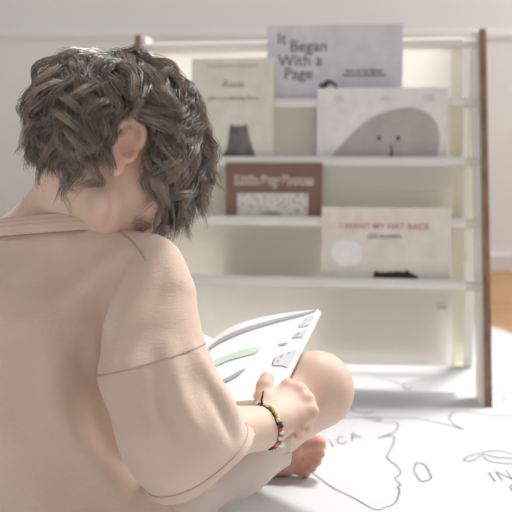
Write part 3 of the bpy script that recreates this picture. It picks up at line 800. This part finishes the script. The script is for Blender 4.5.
# neckband: a rib following the opening
nb = []
u_ = nrm(np.cross(NKAX, V(0, 0, 1))); v_ = np.cross(NKAX, u_)
for i in range(40):
    a = 2 * math.pi * i / 40; d = u_ * math.cos(a) + v_ * math.sin(a)
    l, nn, ii, dd = SH_BVH.ray_cast(Vector(NKP - NKAX * .005 + d * .10), Vector(-d), .09)
    r_ = np.linalg.norm(np.array(l) - (NKP - NKAX * .005)) if l is not None else .055
    nb.append(r_)
nb = np.array(nb)
for _ in range(3): nb = (np.roll(nb, 1) + nb + np.roll(nb, -1)) / 3
nb = np.clip(nb, .045, .10)
bandm = MB()
for off, rr in ((-.0035, .0050), (.0005, .0052), (.0045, .0052), (.0085, .0045)):
    bandm.tube([NKP + NKAX * off + (u_ * math.cos(2 * math.pi * i / 40) + v_ * math.sin(2 * math.pi * i / 40)) * (nb[i] + .0005 - max(0, off) * .35) for i in range(40)], rr, 8, closed=True)
bandm.build('neckband', M['shirt'], shirt, True)
MB().tube([NKP + NKAX * -.0095 + (u_ * math.cos(2 * math.pi * i / 40) + v_ * math.sin(2 * math.pi * i / 40)) * (nb[i] + .0035) for i in range(40)], .0009, 6, closed=True).build('neckband_stitching', M['thread'], shirt, True)
# seams
def seam(pts, name, r=.0011, lift=.0002, m='thread', n=6):
    ps = []
    for p in smooth_curve(pts, n):
        l, nn = on_shirt(p); ps.append(l + nn * lift)
    return MB().tube(ps, r, 6).build(name, M[m], shirt, True)
def sleeve_ring(c, n, name, cnt=48, outer=0):
    n = nrm(n); u1 = nrm(np.cross(n, V(0, 0, 1))); v1 = np.cross(n, u1); ps = []
    for i in range(cnt):
        a = 2 * math.pi * i / cnt; d = u1 * math.cos(a) + v1 * math.sin(a)
        l, nn, ii, dd = SH_BVH.ray_cast(Vector(c + d * outer), Vector(-d if outer else d), .11)
        if outer and l is not None: dd = outer - dd if l.x > -.112 else 9
        if l is not None and dd < .078: ps.append(np.array(l) + np.array(d) * .0001)
        else: ps.append(None)
    if None not in [None if p is None else 1 for p in ps]:
        return MB().tube(ps, .0009, 6, closed=True).build(name, M['thread'], shirt, True)
    k0 = [i for i in range(cnt) if ps[i] is None][-1]; ps = ps[k0 + 1:] + ps[:k0 + 1]     # open ring: one run of stitches
    ps = [p for p in ps if p is not None]; run = [ps[0]]
    for p in ps[1:]:
        if np.linalg.norm(p - run[-1]) < .05: run.append(p)
    return MB().tube(run, .0009, 6).build(name, M['thread'], shirt, True)
sleeve_ring(V(-.1073, .832, .2656), V(.28, -.12, -.95), 'sleeve_seam')
seam([V(-.1585, .8869, .3982), V(-.1464, .8791, .3935), V(-.1281, .8554, .3832), V(-.1133, .8367, .3656)], 'shoulder_seam')
sleeve_ring(V(-.070, .833, .142) - RHEM[1] * .010, RHEM[1], 'hem_stitching', outer=.085)

# ------------------------------------------------------------------ shorts
Q = Field((-.46, .74, .004), (.12, 1.36, .25), .003)
TH_R = lambda t: HIPR + (KNR - HIPR) * t; TH_L = lambda t: HIPL + (KNL - HIPL) * t
Q.chain([V(-.255, .925, .15), V(-.255, .925, .085)], [.07, .078], 0)
Q.chain([TH_R(t) + V(0, 0, -.006) for t in (0, .3, .6, .86, 1.1)], [.060, .060, .058, .055, .054], .02)
Q.chain([TH_L(t) for t in (0, .3, .6, .86, 1.1)], [.082, .078, .070, .062, .060], .03)
uR, uL = nrm(KNR - HIPR), nrm(KNL - HIPL)
near_cut(Q, TH_R(.74), uR, TH_R(.74) + uR * .11, .14); near_cut(Q, TH_L(.80), uL, TH_L(.80) + uL * .11, .14)
Q.cone(TH_R(.66), TH_R(1.0), .0525, .0525, .004, sub=True); Q.cone(TH_L(.70), TH_L(1.0), .052, .056, .004, sub=True)
XX, YY, Z3 = np.meshgrid(*[a.astype(np.float32) for a in Q.ax], indexing='ij')
Q.D += (.0013 * np.sin(60 * XX + 50 * YY + 20 * Z3) + .001 * np.sin(90 * Z3 - 45 * XX)).astype(np.float32)
Q.cut((0, 0, .006), (0, 0, -1))
Vq, Fq = Q.mesh(2)
shorts = link_mesh('shorts', mesh_arrays(Vq, Fq), M['shorts'], child, True); shorts['label'] = 'pale beige linen shorts'

# ------------------------------------------------------------------ hair
def hair():
    c0 = hp(-.004, 0, .022); R = V(.086, .070, .078)
    A = np.stack([hf, hr, hh_])                        # head frame
    def to_l(p): return (p - c0) @ A.T
    def to_w(p): return p @ A + c0
    # whorl on the crown, slightly to the back
    wh = nrm(V(-.70, -.12, .68))
    Nl = 760; guides = []
    g = 0
    i = 0
    while g < Nl:
        # Fibonacci directions in head frame (f, r, h)
        i += 1
        t = (i + .5) / (Nl * 1.75); zc = 1 - 2 * t; ph = i * 2.399963
        if zc < -1: break
        d = V(math.sqrt(max(0, 1 - zc * zc)) * math.cos(ph), math.sqrt(max(0, 1 - zc * zc)) * math.sin(ph), zc)
        d = nrm(d + rng.normal(0, .05, 3))
        f, r, h = d
        # hairline: forehead, round the ears, nape
        if f > .35 and h < .38 + .1 * abs(r): continue
        if abs(r) > .45 and f > -.28 and f <= .62 and h < .02: continue
        if f <= .0 and h < (-.50 if r > -.2 else -.72): continue
        e_ = to_w(d * R) - EAR[0]; e_ = e_ - hr * (e_ @ hr)
        if abs(r) > .3 and np.linalg.norm(e_) < .020: continue
        guides.append(d); g += 1
    gd = np.array(guides); n = len(gd)
    P0 = gd * R
    steps = 18
    Lh = rng.uniform(.080, .118, n) + .03 * np.clip(gd[:, 0], 0, 1) + .012 * np.clip(gd[:, 2], 0, 1)
    Lh = np.where((gd[:, 1] > .5) & (gd[:, 2] < .4) & (np.abs(gd[:, 0]) < .4), Lh * .6, Lh)
    Lh = np.where((gd[:, 2] < -.15), Lh * np.where(gd[:, 1] < -.15, 1.05, .5), Lh)
    layer = rng.uniform(.004, .018, n) * np.where(gd[:, 2] < -.1, .7, 1.0)
    ph = rng.uniform(0, 6.28, n); hand_ = rng.choice([-1, 1], n); wl = rng.uniform(.045, .075, n); amp = rng.uniform(.004, .0095, n)
    grav = np.array([hf @ V(0, 0, -1), hr @ V(0, 0, -1), hh_ @ V(0, 0, -1)])
    seedv = rng.normal(0, 1, (n, 3))
    p = P0.copy(); nn = P0 / R ** 2; nn /= np.linalg.norm(nn, axis=1)[:, None]
    away = gd - wh; away -= (away * nn).sum(1)[:, None] * nn; away /= np.linalg.norm(away, axis=1)[:, None] + 1e-9
    swirl = np.cross(nn, away)
    v = away + .40 * swirl + .12 * seedv; v /= np.linalg.norm(v, axis=1)[:, None]
    path = [p.copy()]; nrms = [nn.copy()]; arc_ = 0
    ds = Lh / (steps - 1)
    for s in range(1, steps):
        t = s / (steps - 1)
        turb = np.stack([np.sin(p @ V(61, 23, 37) * .9 + 1), np.sin(p @ V(-31, 57, 29) + 2), np.sin(p @ V(27, -41, 63) + 4)], 1)
        v = v + .13 * turb + .10 * seedv * (s % 3 == 0) + grav * (.12 + .30 * t)
        nn = p / R ** 2; nn /= np.linalg.norm(nn, axis=1)[:, None]
        cmp_ = (v * nn).sum(1); keep = np.clip((t - .35) * 2, 0, 1); cmp_ = np.where(cmp_ > 0, cmp_ * (1 - keep), cmp_)
        v -= cmp_[:, None] * nn
        v /= np.linalg.norm(v, axis=1)[:, None]
        p = p + v * ds[:, None]
        # keep a layer above the scalp
        want = np.minimum(1, .25 + 2.2 * t) * layer
        k0 = np.linalg.norm(p / R, axis=1); rad = np.linalg.norm(p, axis=1)
        hgt = (k0 - 1) * rad / k0
        push = np.clip(want - hgt, -.003 if t < .4 else 0, .02)
        p = p + nn * push[:, None]
        path.append(p.copy()); nrms.append(nn.copy())
    path = np.stack(path, 1); nrms = np.stack(nrms, 1)          # n, steps, 3
    tan = np.gradient(path, axis=1); tan /= np.linalg.norm(tan, axis=2)[..., None] + 1e-9
    side = np.cross(tan, nrms); side /= np.linalg.norm(side, axis=2)[..., None] + 1e-9
    tt = np.linspace(0, 1, steps)[None, :]
    s_ = Lh[:, None] * tt; w_ = hand_[:, None] * 2 * math.pi * s_ / wl[:, None] + ph[:, None]
    env = np.clip(tt * 1.7, 0, 1) * amp[:, None] * (1 + .7 * tt)
    path = path + side * (env * np.sin(w_))[..., None] + nrms * (env * .7 * (np.cos(w_) + .4))[..., None]
    # do not let anything dive under the scalp
    k0 = np.linalg.norm(path / R, axis=2); fix = np.clip(1.035 - k0, 0, None); path = path * (1 + fix / k0)[..., None]
    # strands about each lock
    S = 44
    tone_l = rng.uniform(.1, .85, n)
    ang = rng.uniform(0, 6.28, (n, S)); rad = np.sqrt(rng.uniform(0, 1, (n, S))) * .0100 * np.where(rng.uniform(0, 1, (n, S)) < .14, 1.7, 1.0)
    prof = (1 - .50 * np.linspace(0, 1, steps) ** 1.5)
    fr = rng.normal(0, 1, (n, S, 3)) * .0013
    sp = path[:, None] + side[:, None] * (np.cos(ang) * rad)[..., None, None] * prof[None, None, :, None] + nrms[:, None] * (np.sin(ang) * rad * .55)[..., None, None] * prof[None, None, :, None]
    sp = sp + fr[:, :, None, :] * (np.linspace(0, 1, steps) ** 1.5)[None, None, :, None]
    pass
    sp = sp.reshape(-1, steps, 3)
    # strands of one lock end at different lengths
    lf = rng.uniform(.72, 1.0, len(sp)); q_ = lf[:, None] * np.arange(steps)[None, :]; i0 = np.clip(q_.astype(int), 0, steps - 2); fr_ = (q_ - i0)[..., None]
    ar = np.arange(len(sp))[:, None]; sp = sp[ar, i0] * (1 - fr_) + sp[ar, i0 + 1] * fr_
    k0 = np.linalg.norm(sp / R, axis=2); fix = np.clip(1.01 - k0, 0, None); sp = sp * (1 + fix / k0)[..., None]
    tone = np.clip(np.repeat(tone_l, S) + rng.normal(0, .15, n * S), 0, 1)
    W3 = to_w(sp.reshape(-1, 3)).reshape(-1, steps, 3)
    keep_ = np.ones(len(W3), bool)
    for sg in (1, -1):                                   # the ears stay free of hair
        ec = EAR[0] if sg > 0 else EAR[0] - 2 * hr * ((EAR[0] - HC) @ hr)
        d_ = W3 - (ec - hf * .004 + hh_ * .001); dl = d_ @ hr; a1_ = (d_ @ hf) / .0165; a2_ = (d_ @ hh_) / .026
        keep_ &= ~((a1_ ** 2 + a2_ ** 2 < 1) & (np.abs(dl) < .05)).any(1)
    W3 = W3[keep_]; tone = tone[keep_]
    tg_ = np.gradient(W3, axis=1); tg_ /= np.linalg.norm(tg_, axis=2)[..., None] + 1e-9
    ref = nrm(V(.3, .5, .8)); a_ = np.cross(tg_, ref); a_ /= np.linalg.norm(a_, axis=2)[..., None] + 1e-9; b_ = np.cross(tg_, a_)
    rr = (.00034 * (1 - .65 * np.linspace(0, 1, steps) ** 2))[None, :, None]
    K = 3; vs = []
    for k in range(K):
        t_ = 2 * math.pi * k / K; vs.append(W3 + (a_ * math.cos(t_) + b_ * math.sin(t_)) * rr)
    Vh = np.stack(vs, 2)                                            # strands, steps, K, 3
    NS = len(W3); base = (np.arange(NS) * steps * K)[:, None, None]
    st = np.arange(steps - 1)[None, :, None] * K; kk = np.arange(K)[None, None, :]
    q = np.stack([base + st + kk, base + st + (kk + 1) % K, base + st + K + (kk + 1) % K, base + st + K + kk], -1).reshape(-1, 4)
    me = mesh_arrays(Vh.reshape(-1, 3), q)
    at = me.attributes.new('tone', 'FLOAT', 'POINT'); at.data.foreach_set('value', np.repeat(tone, steps * K).astype(np.float32))
    o = link_mesh('hair', me, M['hair'], child, True); o['label'] = 'tousled wavy ash brown hair'
    # soft under-layer close to the scalp
    u = bmesh.new(); bmesh.ops.create_uvsphere(u, u_segments=48, v_segments=32, radius=1)
    kill = []
    for vtx in u.verts:
        d = np.array(vtx.co)
        f, r, h = d
        if (f > .35 and h < .36) or (abs(r) > .42 and f > -.30 and h < .06) or (f <= 0 and h < -.42) or h < -.55: kill.append(vtx)
        else: vtx.co = Vector(to_w(d * R * 1.03))
    bmesh.ops.delete(u, geom=kill, context='VERTS')
    m2 = bpy.data.meshes.new('under'); u.to_mesh(m2); u.free()
    at = m2.attributes.new('tone', 'FLOAT', 'POINT'); at.data.foreach_set('value', np.full(len(m2.vertices), .1, np.float32))
    link_mesh('under_layer', m2, M['hair'], o, True)
    return o
HAIR = hair()

# ------------------------------------------------------------------ open book on the lap
FR, FL_, NR = V(.090, 1.150, .255), V(-.078, 1.200, .208), V(.0200, .936, .1878)
BU = nrm(NR - FR) * -1                                             # towards the head of the page
PH = np.linalg.norm(NR - FR); PW = .178
wv = FL_ - FR; wv -= BU * (wv @ BU); BW = nrm(-wv)                  # spine to right edge
BN = nrm(np.cross(BW, BU)); BN = BN if BN[2] > 0 else -BN
SP = FR - BW * PW - BU * PH                                        # near end of the spine
bk = empty('open_picture_book', (0, 0, 0))
bk.matrix_world = Matrix(((BW[0], BU[0], BN[0], SP[0]), (BW[1], BU[1], BN[1], SP[1]), (BW[2], BU[2], BN[2], SP[2]), (0, 0, 0, 1)))
tag(bk, 'open picture book with bright white illustrated pages held on the lap', 'book')
def page_surface(sign, base, nx=24):
    pts = []
    for i in range(nx + 1):
        x = PW * i / nx; t = i / nx
        bulge = .004 * math.sin(math.pi * t) - .020 * math.exp(-t * 5)
        lift = .20 * x if sign < 0 else 0
        pts.append((sign * x, base + bulge + lift))
    return pts
def page_block(sign, name, z0, z1, m, inset=.0):
    top = page_surface(sign, z1); bot = [(x, z + z0 - z1) for x, z in top]
    mb = MB(); n = len(top); ys = (inset, PH - inset)
    rings = []
    for y in ys:
        rings.append(([mb.bm.verts.new((x, y, z)) for x, z in top], [mb.bm.verts.new((x, y, z)) for x, z in bot]))
    (t0, b0), (t1, b1) = rings
    for i in range(n - 1):
        mb.bm.faces.new((t0[i], t0[i + 1], t1[i + 1], t1[i])); mb.bm.faces.new((b0[i], b1[i], b1[i + 1], b0[i + 1]))
        mb.bm.faces.new((t0[i], b0[i], b0[i + 1], t0[i + 1])); mb.bm.faces.new((t1[i], t1[i + 1], b1[i + 1], b1[i]))
    mb.bm.faces.new((t0[-1], b0[-1], b1[-1], t1[-1])); mb.bm.faces.new((t0[0], t1[0], b1[0], b0[0]))
    o = mb.build(name, m, bk, False); return o, top
M['page_white'] = plain('bright_page', (.90, .90, .91), .5)
M['pic_grey'] = plain('grey_wash_print', (.42, .42, .45)); M['pic_green'] = plain('pale_green_print', (.60, .74, .65)); M['pic_light'] = plain('light_wash_print', (.68, .68, .71))
_, topR = page_block(1, 'pages', -.005, .001, M['page_white'], .002)
_, topL = page_block(-1, 'pages', -.006, .001, M['page_white'], .002)
page_block(1, 'cover', -.0085, -.0052, M['cov_white'], -.003); page_block(-1, 'cover', -.0085, -.0062, M['cov_white'], -.003)
def zpage(x): return float(np.interp(x, [p[0] for p in topR], [p[1] for p in topR]))
def page_print(name, outline, m, up=.0012, label=None):
    """picture laid on the curved right page; outline in page units 0..1, densified"""
    pl = [V(a * PW, b_ * PH) for a, b_ in outline]
    bm_ = bmesh.new(); vs = [bm_.verts.new((p[0], p[1], 0)) for p in pl]; f_ = bm_.faces.new(vs)
    bmesh.ops.triangulate(bm_, faces=[f_]); bmesh.ops.subdivide_edges(bm_, edges=bm_.edges[:], cuts=5, use_grid_fill=True)
    for v in bm_.verts: v.co.z = zpage(v.co.x) + up
    me = bpy.data.meshes.new(name); bm_.to_mesh(me); bm_.free()
    o = link_mesh(name, me, m, bk, True)
    if label: o['label'] = label
    return o
page_print('illustration', [(.03, .83), (.2, .86), (.45, .89), (.7, .925), (.93, .965), (.99, .985), (.99, .965), (.9, .92), (.6, .85), (.35, .80), (.15, .765), (.03, .73)], M['pic_grey'], label='long grey brush stroke')
page_print('illustration', [(.15, .47), (.3, .53), (.5, .57), (.63, .585), (.68, .55), (.66, .50), (.55, .485), (.45, .47), (.35, .44), (.2, .40), (.15, .42)], M['pic_green'], label='pale green patch')
page_print('illustration', [(.30, .20), (.42, .22), (.55, .27), (.62, .33), (.66, .34), (.62, .26), (.5, .18), (.38, .15)], M['pic_grey'])
page_print('illustration', [(.995, .93), (.93, .875), (.965, .86), (.90, .81), (.955, .80), (.91, .765), (.995, .78)], M['pic_light'], label='grey leafy edge')
page_print('illustration', [(.995, .74), (.92, .70), (.96, .685), (.90, .64), (.97, .645), (.995, .62)], M['pic_light'])
page_print('illustration', [(.995, .50), (.95, .48), (.97, .455), (.88, .45), (.93, .42), (.84, .405), (.92, .385), (.86, .34), (.94, .33), (.995, .30)], M['pic_light'])
page_print('illustration', [(.80, .575), (.85, .59), (.90, .585), (.86, .56)], M['pic_grey'])

# ------------------------------------------------------------------ bracelet on the right wrist
AX = nrm(WRR - ELR); BC = WRR - AX * .002
u = nrm(np.cross(AX, V(0, 0, 1))); v = np.cross(u, AX)                # u: towards the camera side, v: up
if u[1] > 0: u = -u
if v[2] < 0: v = -v
BAX = nrm(AX + v * .10)
br_ = empty('beaded_bracelet', tuple(BC)); tag(br_, 'braided cord bracelet with small coloured beads worn on the right wrist', 'bracelet')
def ring(a, r=.0245, off=0): return u * math.cos(a) * r + v * math.sin(a) * r * 1.0 + AX * (off + .012 * math.sin(a) * -.35)
def cord(r, off, rr, m, name, ph=0, wob=.0006):
    MB().tube([ring(2 * math.pi * i / 60, r + wob * math.sin(9 * i + ph), off + wob * math.cos(7 * i + ph)) for i in range(60)], rr, 6, closed=True).build(name, m, br_, True)
M['cord_black'] = plain('black_cord', (.035, .033, .035), .8); M['cord_olive'] = plain('mustard_cord', (.45, .35, .06), .8); M['cord_grey'] = plain('grey_cord', (.35, .33, .31), .8)
cord(.0242, -.0028, .0009, M['cord_black'], 'cord'); cord(.0243, .0, .0012, M['cord_olive'], 'cord', 1); cord(.0242, .0028, .0009, M['cord_grey'], 'cord', 2)
BCOL = dict(gold=(.62, .50, .10), olive=(.35, .30, .07), yellow=(.75, .62, .10), black=(.03, .03, .035), navy=(.06, .08, .16), red=(.55, .06, .05), white=(.80, .79, .76), green=(.20, .36, .14), pink=(.62, .25, .28), wine=(.25, .05, .08))
for k_, c_ in BCOL.items(): M['bead_' + k_] = plain(k_ + '_bead', c_, .25)
seq = ['olive', 'gold', 'olive', 'gold', 'white', 'yellow', 'navy', 'black', 'red', 'white', 'green', 'white', 'red', 'green', 'pink', 'red', 'wine', 'black', 'wine']
a0, a1 = math.radians(68), math.radians(-75)
for i, c_ in enumerate(seq):
    a = a0 + (a1 - a0) * i / (len(seq) - 1); off = .0012 * math.sin(i * 2.1)
    c = ring(a, .0262, off)
    o = MB().ball(c, .0021 if i < 5 else .0027, 12).build('bead', M['bead_' + c_], br_, True); o['label'] = c_ + ' bead'
o = MB().ball(ring(math.radians(-42), .0272, .005), (.0045, .0035, .004), 14).build('bead', M['bead_white'], br_, True); o['label'] = 'larger white bead'
kn = ring(math.radians(96), .0255, .0)
o = MB().tube([kn, kn + V(-.001, -.002, .005), kn + V(.0005, -.002, .011), kn + V(.001, -.001, .016)], [.0013, .0014, .0010, .0007], 6).tube([kn, kn + V(-.004, -.002, .002), kn + V(-.006, -.001, -.004)], [.0013, .0009, .0007], 6).build('knot', M['cord_black'], br_, True)
o['label'] = 'black knotted cord ends'
